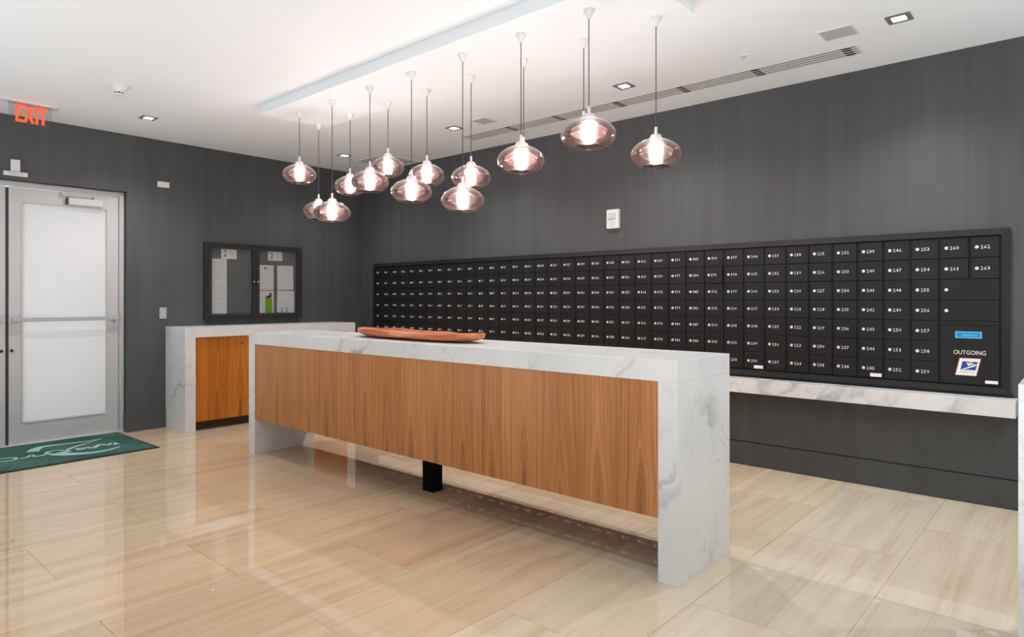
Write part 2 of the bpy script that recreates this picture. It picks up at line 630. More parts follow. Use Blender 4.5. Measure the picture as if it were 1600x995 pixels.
# wall behind the camera with three tall street windows
bm = newbm()
wins = [(0.55, 3.25), (3.9, 6.6), (7.25, 9.95)]
bx(bm, -0.2, YF - 0.2, -0.06, XR + 0.15, YF, 0.12)
bx(bm, -0.2, YF - 0.2, 2.8, XR + 0.15, YF, CE + 0.1)
xs = [-0.2] + [v for w in wins for v in w] + [XR + 0.15]
for a, b in zip(xs[0::2], xs[1::2]):
    bx(bm, a, YF - 0.2, 0.12, b, YF, 2.8)
struct(obj('wall_front', bm, M['roomwall']))
for i, (a, b) in enumerate(wins):
    w = struct(empty('window_%d' % (i + 1), ((a + b) / 2, YF - 0.1, 0.12)))
    bm = newbm()
    hw = (b - a) / 2
    for q in (-hw, -0.025, hw - 0.05):
        bx(bm, q, -0.03, 0, q + 0.05, 0.03, 2.68)
    bx(bm, -hw, -0.03, 0, hw, 0.03, 0.05)
    bx(bm, -hw, -0.03, 2.63, hw, 0.03, 2.68)
    obj('window_frame', bm, M['alu'], w)
    for s in (-1, 1):
        bm = newbm()
        xa, xb = sorted((s * 0.025, s * (hw - 0.05)))
        bx(bm, xa, -0.004, 0.05, xb, 0.004, 2.63)
        obj('pane', bm, M['case_glass'], w)

bm = newbm()
bx(bm, -0.2, YF - 0.2, CE, XR + 0.15, 0.16, CE + 0.12)
ceiling = struct(obj('ceiling', bm, M['ceiling']))

# ------------------------------------------------------------------ entrance doors
XD = -0.10      # face of the leaves
fr = struct(empty('trim_1', (0, (DY0 + DY1) / 2, 0)))
fy = (DY0 + DY1) / 2
bm = newbm()
for (a, b) in ((DY1 - 0.045, DY1 - 0.002), (DY0 + 0.002, DY0 + 0.045)):
    bx(bm, -0.19, a - fy, 0, -0.075, b - fy, DZ - 0.002)
    s = 0.012
    bx(bm, -0.075, a - fy + s, 0, -0.06, b - fy - s, DZ - 0.03)
bx(bm, -0.19, DY0 + 0.045 - fy, DZ - 0.05, -0.075, DY1 - 0.045 - fy, DZ - 0.002)
bx(bm, -0.075, DY0 + 0.05 - fy, DZ - 0.032, -0.06, DY1 - 0.05 - fy, DZ - 0.012)
obj('door_frame', bm, M['alu'], fr, bevel=0.002)
bm = newbm()
bx(bm, -0.19, DY0 - fy, -0.004, -0.05, DY1 - fy, 0.012)
obj('threshold', bm, M['steel'], fr, bevel=0.002)


def door_leaf(name, y_hinge, y_free, closer):
    """leaf between the hinge side and the free side (world Y)"""
    a, b = min(y_hinge, y_free), max(y_hinge, y_free)
    d = struct(empty(name, (XD, y_hinge, 0.0)))
    yo = y_hinge
    g0, g1, gz0, gz1 = a + 0.107, b - 0.107, 0.212, 2.272
    bm = newbm()
    t = 0.045
    bx(bm, -t, a - yo, 0.018, 0, g0 - yo, 2.405)
    bx(bm, -t, g1 - yo, 0.018, 0, b - yo, 2.405)
    bx(bm, -t, g0 - yo, 0.018, 0, g1 - yo, gz0)
    bx(bm, -t, g0 - yo, gz1, 0, g1 - yo, 2.405)
    obj('leaf_frame', bm, M['alu'], d)
    bm = newbm()
    s = 0.014
    for (p, q, r, u) in ((g0 - s, g0, gz0 - s, gz1 + s), (g1, g1 + s, gz0 - s, gz1 + s)):
        bx(bm, 0, p - yo, r, 0.006, q - yo, u)
    bx(bm, 0, g0 - yo, gz0 - s, 0.006, g1 - yo, gz0)
    bx(bm, 0, g0 - yo, gz1, 0.006, g1 - yo, gz1 + s)
    obj('glazing_bead', bm, M['alu'], d, bevel=0.001)
    bm = newbm()
    bx(bm, -0.026, g0 - yo + 0.0005, gz0, -0.018, g1 - yo - 0.0005, gz1)
    obj('glass_pane', bm, M['frost'], d)
    # push rail across the leaf on two brackets
    bm = newbm()
    bx(bm, 0.045, a + 0.02 - yo, 1.152, 0.062, b - 0.01 - yo, 1.192)
    bar = obj('push_bar', bm, M['steel'], d, bevel=0.003)
    bm = newbm()
    for yy in (a + 0.03, b - 0.055):
        bx(bm, 0.0, yy - yo, 1.15, 0.045, yy + 0.03 - yo, 1.194)
    obj('bar_bracket', bm, M['steel'], bar)
    bm = newbm()
    yl = (y_free + 0.022) if y_free < y_hinge else (y_free - 0.03)
    lathe(bm, [(0.0, 0.0), (0.014, 0.0), (0.014, 0.008), (0.0, 0.009)], 16)
    bmesh.ops.rotate(bm, verts=bm.verts, matrix=Matrix.Rotation(R90, 3, 'Y'))
    bmesh.ops.translate(bm, verts=bm.verts, vec=(0, yl - yo, 0.885))
    obj('lock_cylinder', bm, M['caseframe'], d)
    bm = newbm()  # seal widened to fill the leaf gap, its shade put into the colour
    bx(bm, -0.04, y_free - yo - (0.0250 if y_free < y_hinge else -0.0005), 0.012, -0.012, y_free - yo + (-0.0005 if y_free < y_hinge else 0.0008), 2.4)
    obj('edge_seal', bm, M['gap_shade'], d)
    if closer:
        bm = newbm()
        bx(bm, 0.0, -3.385 - yo, 2.285, 0.055, -3.085 - yo, 2.355)
        c = obj('door_closer', bm, M['grey_plate'], d, bevel=0.004)
        bm = newbm()
        bx(bm, 0.0, -3.396 - yo, 2.287, 0.05, -3.385 - yo, 2.353)
        obj('closer_end_cap', bm, M['caseframe'], c)
        bm = newbm()
        bx(bm, 0.018, -3.42 - yo, 2.372, 0.036, -3.15 - yo, 2.380)
        bx(bm, 0.016, -3.165 - yo, 2.355, 0.040, -3.125 - yo, 2.388)
        bx(bm, 0.015, -3.44 - yo, 2.368, 0.045, -3.40 - yo, 2.40)
        obj('closer_arm', bm, M['steel'], c)
    return d


door_leaf('door_1', -2.935, -3.846, True)
door_leaf('door_2', -4.780, -3.872, False)

# wall devices above the doors
s = tag(empty('door_sensor', (0, -3.82, 2.505)), 'white box with a low white bar fixed above the entrance doors', 'sensor')
bm = newbm(); bx(bm, 0.0, -0.035, 0.026, 0.03, 0.035, 0.135)
obj('junction_box', bm, M['white'], s, bevel=0.003)
bm = newbm(); bx(bm, 0.0, -0.09, -0.015, 0.045, 0.09, 0.024)
obj('sensor_bar', bm, M['white'], s, bevel=0.005)
bm = newbm(); bx(bm, 0.045, -0.06, -0.004, 0.047, 0.06, 0.014)
obj('sensor_lens', bm, M['grey_plate'], s)

p = tag(box('wall_plate', M['white'], None, 0.0, -2.594, 2.551, 0.012, -2.476, 2.611, 0.003), 'small white blank plate high on the charcoal wall right of the doors', 'wall plate')

sw = tag(empty('light_switch', (0, -2.538, 1.215)), 'grey metal rocker switch plate on the wall left of the notice case', 'switch')
bm = newbm(); bx(bm, 0, -0.036, -0.06, 0.006, 0.036, 0.06)
obj('switch_plate', bm, M['steel'], sw, bevel=0.002)
bm = newbm(); bx(bm, 0.006, -0.016, -0.034, 0.011, 0.016, 0.034)
obj('rocker', bm, M['vent'], sw, bevel=0.002)

# ------------------------------------------------------------------ exit sign
ex = tag(empty('exit_sign', (0.545, -3.823, CE)), 'clear acrylic exit sign with red letters hanging from ceiling by the doors', 'exit sign')
bm = newbm()
n = 10
pts = []
for sgn, a0 in ((1, -90), (-1, 90)):
    for i in range(n + 1):
        a = math.radians(a0 + 180 * i / n)
        pts.append((0.05 * math.cos(a) , 0.17 * sgn + 0.05 * math.sin(a), -0.012))
pts = []
for i in range(n + 1):
    a = math.radians(180 * i / n)
    pts.append((0.055 * math.cos(a), 0.17 + 0.05 * math.sin(a), -0.012))
for i in range(n + 1):
    a = math.radians(180 + 180 * i / n)
    pts.append((0.055 * math.cos(a), -0.17 + 0.05 * math.sin(a), -0.012))
poly(bm, pts, (0, 0, 1), 0.012)
obj('ceiling_trim', bm, M['white'], ex)
bm = newbm(); bx(bm, -0.004, -0.155, -0.187, 0.004, 0.155, -0.012)
obj('sign_panel', bm, M['acrylic'], ex)
bm = newbm(); bx(bm, 0.012, 0.185, -0.014, 0.022, 0.195, -0.0119)
obj('test_button', bm, M['ink'], ex)


# glyph meshes come from the built-in font
def text_mesh(s_, size=1.0, res=2, ext=0.0, align='CENTER'):
    c = bpy.data.curves.new('t', 'FONT')
    c.body = s_
    c.size = size
    c.resolution_u = res
    c.extrude = ext
    c.align_x = align
    c.align_y = 'CENTER'
    o = bpy.data.objects.new('t', c)
    COL.objects.link(o)
    bpy.context.view_layer.update()
    dg = bpy.context.evaluated_depsgraph_get()
    me = bpy.data.meshes.new_from_object(o.evaluated_get(dg))
    bpy.data.objects.remove(o, do_unlink=True)
    bpy.data.curves.remove(c)
    return me


def fit_text(s_, w, h, ext, mat, name, res=2):
    """text mesh in its local XY plane, fitted to w x h, extruded by ext in z"""
    me = text_mesh(s_, 1.0, res, 0.01)
    xs_ = [v.co.x for v in me.vertices]; ys_ = [v.co.y for v in me.vertices]
    x0, x1, y0, y1 = min(xs_), max(xs_), min(ys_), max(ys_)
    for v in me.vertices:
        v.co.x = (v.co.x - (x0 + x1) / 2) / (x1 - x0) * w
        v.co.y = (v.co.y - (y0 + y1) / 2) / (y1 - y0) * h
        v.co.z = (v.co.z + 0.01) / 0.02 * ext
    me.materials.clear()
    me.materials.append(mat)
    me.name = name
    return me


# bold EXIT letters as bars
bm = newbm()
LH, T = 0.150, 0.020
zt = -0.022


def bar(bm, y, z, w, h, x0=0.005, x1=0.008):
    bx(bm, x0, y, z, x1, y + w, z + h)


yE = -0.105
bar(bm, yE, zt - LH, T, LH)
for zz in (zt - T * 1.1, zt - LH / 2 - T / 2, zt - LH):
    bar(bm, yE + T, zz, 0.034, T * 1.1)
yX = -0.042
for sg in (1, -1):
    a = yX if sg == 1 else yX + 0.060
    b = yX + 0.060 if sg == 1 else yX
    d_ = T * 0.55
    poly(bm, [(0.005, a - d_, zt), (0.005, a + d_, zt), (0.005, b + d_, zt - LH), (0.005, b - d_, zt - LH)], (1, 0, 0), 0.003)
bar(bm, 0.036, zt - LH, T, LH)
bar(bm, 0.062, zt - T * 1.1, 0.058, T * 1.1)
bar(bm, 0.081, zt - LH, T, LH - T * 1.1)
obj('exit_letters', bm, M['exit_red'], ex)['label'] = 'glowing red letters reading EXIT'

# ------------------------------------------------------------------ entrance mat
mt = tag(empty('entrance_mat', (0.48, -3.9, 0.0)), 'dark green entrance mat with pale swoosh logo in front of the doors', 'doormat')
mt.location = (0, 0, 0)
A = [(-0.055, -2.955), (1.000, -2.938), (1.045, -4.92), (-0.055, -4.92)]
bm = newbm(); poly(bm, [(x, y, 0.0) for x, y in A], (0, 0, 1), 0.005)
obj('rubber_edge', bm, M['matedge'], mt)
A2 = [(-0.035, -2.975), (0.975, -2.96), (1.018, -4.90), (-0.035, -4.90)]
bm = newbm(); poly(bm, [(x, y, 0.004) for x, y in A2], (0, 0, 1), 0.006)
obj('pile', bm, M['mat'], mt)


def stroke(bm, pts, w0, w1, z=0.0101, th=0.0012):
    """ribbon on the mat; width runs w0 -> w1 with a swell in between"""
    P_ = [Vector((p[0], p[1], 0)) for p in pts]
    # catmull-rom resample
    Q = []
    for i in range(len(P_) - 1):
        p0, p1, p2, p3 = P_[max(i - 1, 0)], P_[i], P_[i + 1], P_[min(i + 2, len(P_) - 1)]
        for k in range(6):
            t_ = k / 6
            Q.append(0.5 * ((2 * p1) + (-p0 + p2) * t_ + (2 * p0 - 5 * p1 + 4 * p2 - p3) * t_ ** 2 + (-p0 + 3 * p1 - 3 * p2 + p3) * t_ ** 3))
    Q.append(P_[-1])
    L_, R_ = [], []
    for i, q in enumerate(Q):
        d = (Q[min(i + 1, len(Q) - 1)] - Q[max(i - 1, 0)]).normalized()
        nn = Vector((-d.y, d.x, 0))
        t_ = i / (len(Q) - 1)
        w = (w0 + (w1 - w0) * t_) / 2
        L_.append(bm.verts.new((q.x + nn.x * w, q.y + nn.y * w, z + th)))
        R_.append(bm.verts.new((q.x - nn.x * w, q.y - nn.y * w, z + th)))
    for i in range(len(Q) - 1):
        bm.faces.new((L_[i], L_[i + 1], R_[i + 1], R_[i]))


def mpx(x, y):
    """point of the mat's printed logo, read off the photograph, on the mat plane"""
    X, Y = x * 0.1625, 660 + y * 0.1625
    f_, H_, h_ = 1026.0, 467.0, 1.355
    d = f_ * h_ / (Y - H_)
    th = math.radians(YAW)
    r = (X - 800) / f_ * d
    return (7.4065 - math.sin(th) * d + math.cos(th) * r, -5.3253 + math.cos(th) * d + math.sin(th) * r)


bm = newbm()
stroke(bm, [mpx(*q) for q in ((315, 282), (345, 255), (420, 232), (600, 210), (830, 180), (985, 154))], 0.10, 0.012)
stroke(bm, [mpx(*q) for q in ((985, 154), (860, 192), (740, 228), (640, 266), (660, 284))], 0.012, 0.05)
stroke(bm, [mpx(*q) for q in ((1155, 230), (1050, 262), (900, 288), (760, 300), (620, 305), (530, 297))], 0.02, 0.13)
stroke(bm, [mpx(*q) for q in ((640, 272), (560, 268), (480, 278), (445, 296), (500, 300))], 0.03, 0.03)
stroke(bm, [mpx(*q) for q in ((745, 248), (770, 262), (830, 242), (900, 243), (960, 214), (1050, 214), (1080, 196), (1125, 212))], 0.045, 0.045)
stroke(bm, [mpx(*q) for q in ((195, 348), (270, 332), (300, 312), (330, 326), (400, 318), (440, 306))], 0.03, 0.04)
stroke(bm, [mpx(*q) for q in ((0, 350), (70, 343), (140, 340), (155, 352), (90, 368), (0, 378))], 0.03, 0.03)
obj('mat_logo', bm, M['matprint'], mt)['label'] = 'pale green swoosh and script logo'

# ------------------------------------------------------------------ waterfall marble counters


def counter(name, label, x0, x1, y0, y1, top, apron, leg, along, wood, panel, cat='counter', group=None):
    """waterfall counter: one thick top and two end slabs; panel = (z0, z1, inset)"""
    c = tag(empty(name, ((x0 + x1) / 2, (y0 + y1) / 2, 0)), label, cat, group)
    ox, oy = c.location.x, c.location.y
    bm = newbm(); bx(bm, x0 - ox, y0 - oy, top - apron, x1 - ox, y1 - oy, top)
    obj('counter_top', bm, M['marble'], c, bevel=0.0015)
    for k in (0, 1):
        bm = newbm()
        if along == 'x':
            a, b = (x0, x0 + leg) if k == 0 else (x1 - leg, x1)
            bx(bm, a - ox, y0 - oy, 0, b - ox, y1 - oy, top - apron)
        else:
            a, b = (y0, y0 + leg) if k == 0 else (y1 - leg, y1)
            bx(bm, x0 - ox, a - oy, 0, x1 - ox, b - oy, top - apron)
        obj('end_panel', bm, M['marble'], c, bevel=0.0008)
    return c


isl = counter('marble_island', 'long marble waterfall island with wood front panel in room centre', 1.772, 5.944, -2.482, -1.888, 1.071, 0.104, 0.104, 'x', None, None)
ox, oy = isl.location.x, isl.location.y
bm = newbm(); bx(bm, 1.877 - ox, -2.478 - oy, 0.306, 5.839 - ox, -2.440 - oy, 0.9665)
obj('wood_front', bm, M['wood'], isl)['label'] = 'teak veneer front panel'
bm = newbm(); bx(bm, 3.822 - ox, -2.225 - oy, 0.0, 3.932 - ox, -2.135 - oy, 0.3078)
obj('support_post', bm, M['black'], isl)['label'] = 'black square support post'
bm = newbm(); bx(bm, 1.877 - ox, -2.44 - oy, 0.308, 5.839 - ox, -1.932 - oy, 0.9665)
obj('cabinet_body', bm, M['wood'], isl)
bm = newbm(); bx(bm, 1.877 - ox, -1.930 - oy, 0.306, 5.839 - ox, -1.892 - oy, 0.9665)
obj('wood_back', bm, M['wood'], isl)

bc = counter('wall_counter', 'marble waterfall counter with amber wood doors against the left wall', 0.0, 0.500, -2.512, -0.455, 1.071, 0.104, 0.104, 'y', None, None)
ox, oy = bc.location.x, bc.location.y
ys = [-2.405, -1.79, -1.18, -0.562]
for a, b in zip(ys, ys[1:]):
    bm = newbm(); bx(bm, 0.462 - ox, a + 0.0015 - oy, 0.095, 0.482 - ox, b - 0.0015 - oy, 0.964)
    d = obj('cabinet_door', bm, M['wood2'], bc)
    bm = newbm()
    lathe(bm, [(0.0, 0.0), (0.011, 0.0), (0.011, 0.003), (0.0, 0.003)], 12)
    bmesh.ops.rotate(bm, verts=bm.verts, matrix=Matrix.Rotation(R90, 3, 'Y'))
    bmesh.ops.translate(bm, verts=bm.verts, vec=(0.482 - ox, b - 0.115 - oy, 0.885) if b < -1.5 else (0.482 - ox, a + 0.09 - oy, 0.885))
    obj('cabinet_lock', bm, M['ink'], d)
bm = newbm(); bx(bm, 0.03 - ox, -2.405 - oy, 0.0, 0.42 - ox, -0.562 - oy, 0.095)
obj('toe_kick', bm, M['toe'], bc)
bm = newbm(); bx(bm, 0.02 - ox, -2.405 - oy, 0.095, 0.461 - ox, -0.562 - oy, 0.964)
obj('cabinet_body', bm, M['wood2'], bc)

rc = counter('right_counter', 'second marble waterfall counter cut by the right edge of the photo', 7.219, 9.6, -2.470, -1.876, 1.071, 0.104, 0.104, 'x', None, None)
ox, oy = rc.location.x, rc.location.y
bm = newbm(); bx(bm, 7.324 - ox, -2.466 - oy, 0.306, 9.495 - ox, -1.88 - oy, 0.9665)
obj('wood_front', bm, M['wood'], rc)

# ------------------------------------------------------------------ carved bowl
bw = empty('wooden_bowl', (3.72, -2.20, 1.0715), math.radians(-2))
tag(bw, 'long shallow reddish carved wooden dough bowl lying on the marble island', 'bowl')
bm = newbm()
NL, NS = 40, 20
rb = random.Random(3)
rings = []
for i in range(NL + 1):
    u = -1 + 2 * i / NL
    x = 0.70 * u
    e = max(0.0, 1 - abs(u) ** 3.2) ** 0.62
    w = 0.150 * e + 0.012
    ztop = 0.052 + 0.012 * u * u + 0.004 * math.sin(9 * u) + (0.006 if u < 0 else 0)
    zb = 0.038 * abs(u) ** 7
    ring = []
    th_ = 0.016
    for k in range(NS + 1):                 # outer: rim to rim underneath
        a = math.pi * k / NS
        yy = -math.cos(a) * w * (1 + 0.03 * math.sin(7 * u + k))
        zz = ztop - (ztop - zb) * math.sin(a) ** 0.55
        ring.append((x, yy, zz))
    wi = max(w - th_, 0.002)
    zi = min(zb + 0.016, ztop - 0.001)
    for k in range(NS + 1):
        a = math.pi * (1 - k / NS)
        yy = -math.cos(a) * wi
        zz = ztop + 0.001 - (ztop - zi) * math.sin(a) ** 0.8 * (1 if abs(u) < 0.93 else 0.1)
        ring.append((x, yy, zz))
    rings.append([bm.verts.new(q) for q in ring])
for a, b in zip(rings, rings[1:]):
    m_ = len(a)
    for k in range(m_):
        bm.faces.new((a[k], a[(k + 1) % m_], b[(k + 1) % m_], b[k]))
bm.faces.new(rings[0]); bm.faces.new(rings[-1][::-1])
obj('bowl_body', bm, M['bowl'], bw, smooth=True)

# ------------------------------------------------------------------ marble shelf under the mailboxes
sh = box('wall_shelf', M['marble'], None, 0.6, -0.18, 0.618, 7.056, 0.0, 0.724, 0.001)
tag(sh, 'thin white marble shelf fixed to back wall beneath the mailboxes', 'shelf')

# ------------------------------------------------------------------ mailbox bank
mb = tag(empty('mailbox_bank', (0, 0, 0)), 'long black bank of numbered mailboxes set into the charcoal back wall', 'mailboxes')
FX0, FX1, FZ0, FZ1 = 0.290, 7.016, 0.747, 1.827
GX0, GX1, GZ0, GZ1 = 0.338, 6.970, 0.7925, 1.780
PITX, PITZ = 0.17005, 0.1411
bm = newbm(); bx(bm, FX0 + 0.01, -0.006, FZ0 + 0.01, FX1 - 0.01, -0.0, FZ1 - 0.01)
obj('carcass', bm, M['recess'], mb)
# mitred frame: flat outer lip sloping in to the doors
YO, YI = -0.029, -0.034


def frame_bar(q):
    bm = newbm()
    o4 = [(FX0, FZ0), (FX1, FZ0), (FX1, FZ1), (FX0, FZ1)]
    i4 = [(GX0 - 0.004, GZ0 - 0.004), (GX1 + 0.004, GZ0 - 0.004), (GX1 + 0.004, GZ1 + 0.004), (GX0 - 0.004, GZ1 + 0.004)]
    a, b = q, (q + 1) % 4
    vs = []
    for (P_, y) in ((o4, 0.0), (o4, YO), (i4, YI), (i4, 0.0)):
        vs.append([bm.verts.new((P_[j][0], y, P_[j][1])) for j in (a, b)])
    for r in range(4):
        n_ = (r + 1) % 4
        bm.faces.new((vs[r][0], vs[r][1], vs[n_][1], vs[n_][0]))
    bm.faces.new([v[0] for v in vs]); bm.faces.new([v[1] for v in vs][::-1])
    return obj('frame_rail', bm, M['boxframe'], mb)


for q in range(4):
    frame_bar(q)

# near-black strip: shade of the gap below the frame put into colour
bm = newbm(); bx(bm, FX0, -0.010, 0.7245, FX1 + 0.02, 0.0, FZ0)
obj('gap_shade_strip', bm, M['recess'], mb)


def door_mesh(w, h, name):
    bm = newbm()
    bx(bm, -w / 2, -0.009, -h / 2, w / 2, 0, h / 2)
    bmesh.ops.recalc_face_normals(bm, faces=bm.faces)
    e = [ed for ed in bm.edges if all(v.co.y < -0.005 for v in ed.verts)]
    bmesh.ops.bevel(bm, geom=e, offset=0.0022, segments=1, affect='EDGES')
    me = bpy.data.meshes.new(name)
    bm.to_mesh(me); bm.free()
    me.materials.append(M['box'])
    return me


dm = door_mesh(0.1575, 0.1375, 'mailbox_door')
bm = newbm()
lathe(bm, [(0.0, 0.0), (0.0115, 0.0), (0.0105, 0.004), (0.0, 0.004)], 12)
bmesh.ops.rotate(bm, verts=bm.verts, matrix=Matrix.Rotation(R90, 3, 'X'))
bx(bm, -0.0012, -0.0044, -0.0065, 0.0012, -0.0039, 0.0012)
lock_me = bpy.data.meshes.new('lock'); bm.to_mesh(lock_me); bm.free()
lock_me.materials.append(M['chrome'])

digit = {}
for ch in '0123456789':
    me = text_mesh(ch, 1.0, 1, 0.0)
    digit[ch] = ([tuple(v.co) for v in me.vertices], [tuple(p.vertices) for p in me.polygons])
    bpy.data.meshes.remove(me)


def number_mesh(num):
    vs, fs = [], []
    s_ = str(num)
    adv = 0.0182
    for i, ch in enumerate(s_):
        dv, df = digit[ch]
        x0 = min(v[0] for v in dv); x1 = max(v[0] for v in dv)
        y0 = min(v[1] for v in dv); y1 = max(v[1] for v in dv)
        w = 0.0150 if ch != '1' else 0.0060
        b0 = len(vs)
        for v in dv:
            X = i * adv + 0.007 + ((v[0] - (x0 + x1) / 2) / (x1 - x0)) * w
            Z = ((v[1] - (y0 + y1) / 2) / (y1 - y0)) * 0.0225
            vs.append((X, 0, Z))
        for f_ in df:
            fs.append(tuple(b0 + j for j in f_))
    me = bpy.data.meshes.new('door_number')
    me.from_pydata(vs, [], fs)
    me.materials.append(M['engrave'])
    return me


def mail_door(x, z, num, me=dm, w=0.17, name='mailbox_door'):
    d = link(name, me, mb, (x, -0.0145, z))
    l = link('lock', lock_me, d, (-w / 2 + 0.041, -0.009, 0.0))
    if num is not None:
        link('door_number', number_mesh(num), d, (-w / 2 + 0.062, -0.0096, 0.0))
    return d


for c in range(37):
    for r in range(7):
        num = 1 + c * 7 + r
        d = mail_door(GX0 + (c + 0.5) * PITX, GZ1 - (r + 0.5) * PITZ, num)
        if num == 191:
            d.rotation_euler = (0, 0, math.radians(-5))
            d.location.y -= 0.008
            d['label'] = 'door 191, standing slightly ajar'
        if num in (210, 245):
            bm = newbm(); bx(bm, 0.0, -0.0105, -0.060, 0.074, -0.0093, -0.035)
            obj('label_sticker', bm, M['sticker'], d)['label'] = 'small white label sticker'
for num, c, r in ((260, 37, 0), (261, 37, 1), (262, 38, 0), (263, 38, 1)):
    mail_door(GX0 + (c + 0.5) * PITX, GZ1 - (r + 0.5) * PITZ, num)
pm = door_mesh(0.1575 + PITX, 0.1375, 'parcel_door')
for r in (2, 3):
    d = mail_door(GX0 + 38 * PITX, GZ1 - (r + 0.5) * PITZ, None, pm, 2 * PITX, 'parcel_door')
    d['label'] = 'wide unnumbered parcel door'
# outgoing mail compartment
om = door_mesh(0.1575 + PITX, 0.1375 + 2 * PITZ, 'outgoing_door')
cx_, cz_ = GX0 + 38 * PITX, GZ1 - 5.5 * PITZ
d = link('outgoing_door', om, mb, (cx_, -0.0145, cz_))
d['label'] = 'outgoing mail door with slot and stickers'


def on_door(name, x0, z0, x1, z1, mat, y=-0.0112, t_=0.0016):
    bm = newbm(); bx(bm, x0 - cx_, y, z0 - cz_, x1 - cx_, y + t_ + 0.0006, z1 - cz_)
    return obj(name, bm, mat, d)


on_door('mail_slot', 6.655, 1.182, 6.947, 1.193, M['slot'], -0.0098, 0.0)
on_door('mail_slot_hood', 6.655, 1.193, 6.947, 1.197, M['box'], -0.016, 0.006)
on_door('sticker_border', 6.722, 1.103, 6.868, 1.147, M['skyblue'], -0.0104, 0.0008)
on_door('blue_sticker', 6.729, 1.109, 6.861, 1.141, M['blue'], -0.0110, 0.0008)
on_door('sticker_print', 6.755, 1.1235, 6.845, 1.1275, M['skyblue'], -0.0114, 0.0008)
on_door('sticker_print', 6.765, 1.1165, 6.835, 1.1190, M['skyblue'], -0.0114, 0.0008)
on_door('label_sticker', 6.886, 0.8085, 6.954, 0.8285, M['sticker'])
me = fit_text('OUTGOING', 0.178, 0.028, 0.0008, M['engrave'], 'outgoing_lettering', 3)
o = link('outgoing_lettering', me, d, (6.801 - cx_, -0.0092, 1.0075 - cz_))
o.rotation_euler = (R90, 0, 0)


def quad_on_door(name, pts, mat, y, t_=0.0006):
    bm = newbm()
    poly(bm, [(x - cx_, y, z - cz_) for x, z in pts], (0, 1, 0), t_)
    return obj(name, bm, mat, d)


quad_on_door('postal_sticker_edge', [(6.745, 0.970), (6.864, 0.970), (6.839, 0.853), (6.720, 0.853)], M['stedge'], -0.0098)
quad_on_door('postal_sticker', [(6.749, 0.967), (6.860, 0.967), (6.836, 0.856), (6.7245, 0.856)], M['sticker'], -0.0104)
quad_on_door('postal_emblem_field', [(6.7625, 0.948), (6.8465, 0.948), (6.8345, 0.892), (6.7505, 0.892)], M['navy'], -0.0109)
quad_on_door('postal_eagle', [(6.7625, 0.949), (6.800, 0.946), (6.838, 0.938), (6.836, 0.931), (6.826, 0.926), (6.756, 0.893), (6.764, 0.8905), (6.832, 0.918),
                              (6.8385, 0.926), (6.8400, 0.934), (6.842, 0.936), (6.800, 0.952), (6.7625, 0.952)][::-1], M['sticker'], -0.0114)
quad_on_door('postal_eagle', [(6.783, 0.940), (6.812, 0.937), (6.830, 0.931), (6.806, 0.925), (6.796, 0.916)], M['sticker'], -0.0114)
quad_on_door('sticker_lettering', [(6.749, 0.884), (6.831, 0.884), (6.829, 0.877), (6.747, 0.877)], M['grey_plate'], -0.0109)
quad_on_door('sticker_lettering', [(6.747, 0.872), (6.829, 0.872), (6.828, 0.869), (6.746, 0.869)], M['grey_plate'], -0.0109)

# raised column dividers between door columns
bm = newbm()
bx(bm, -0.0022, -0.0125, 0, 0.0022, -0.006, GZ1 - GZ0)
bmesh.ops.recalc_face_normals(bm, faces=bm.faces)
div_me = bpy.data.meshes.new('column_divider'); bm.to_mesh(div_me); bm.free()
div_me.materials.append(M['boxframe'])
for c in range(0, 38):
    link('column_divider', div_me, mb, (GX0 + c * PITX + (0.0 if c else 0.002), -0.006, GZ0))
o = link('column_divider', div_me, mb, (GX1 - 0.002, -0.006, GZ0))
o = link('column_divider', div_me, mb, (GX0 + 38 * PITX, -0.006, GZ1 - 2 * PITZ))
o.scale = (1, 1, 2 * PITZ / (GZ1 - GZ0))

# ------------------------------------------------------------------ fire alarm on the back wall
fa = tag(empty('alarm_strobe', (4.012, 0, 2.12)), 'white rectangular alarm strobe on charcoal wall above the mailboxes', 'alarm')
bm = newbm(); bx(bm, -0.066, -0.040, -0.088, 0.066, 0, 0.092)
obj('alarm_body', bm, M['white'], fa, bevel=0.006, seg=2)
bm = newbm(); bx(bm, -0.040, -0.054, 0.0, 0.040, -0.040, 0.060)
obj('strobe_lens', bm, M['grey_plate'], fa, bevel=0.006, seg=2)
bm = newbm()
for k in range(4):
    bx(bm, -0.035, -0.0412, -0.03 - k * 0.013, 0.035, -0.0398, -0.025 - k * 0.013)
obj('sounder_grille', bm, M['vent'], fa)

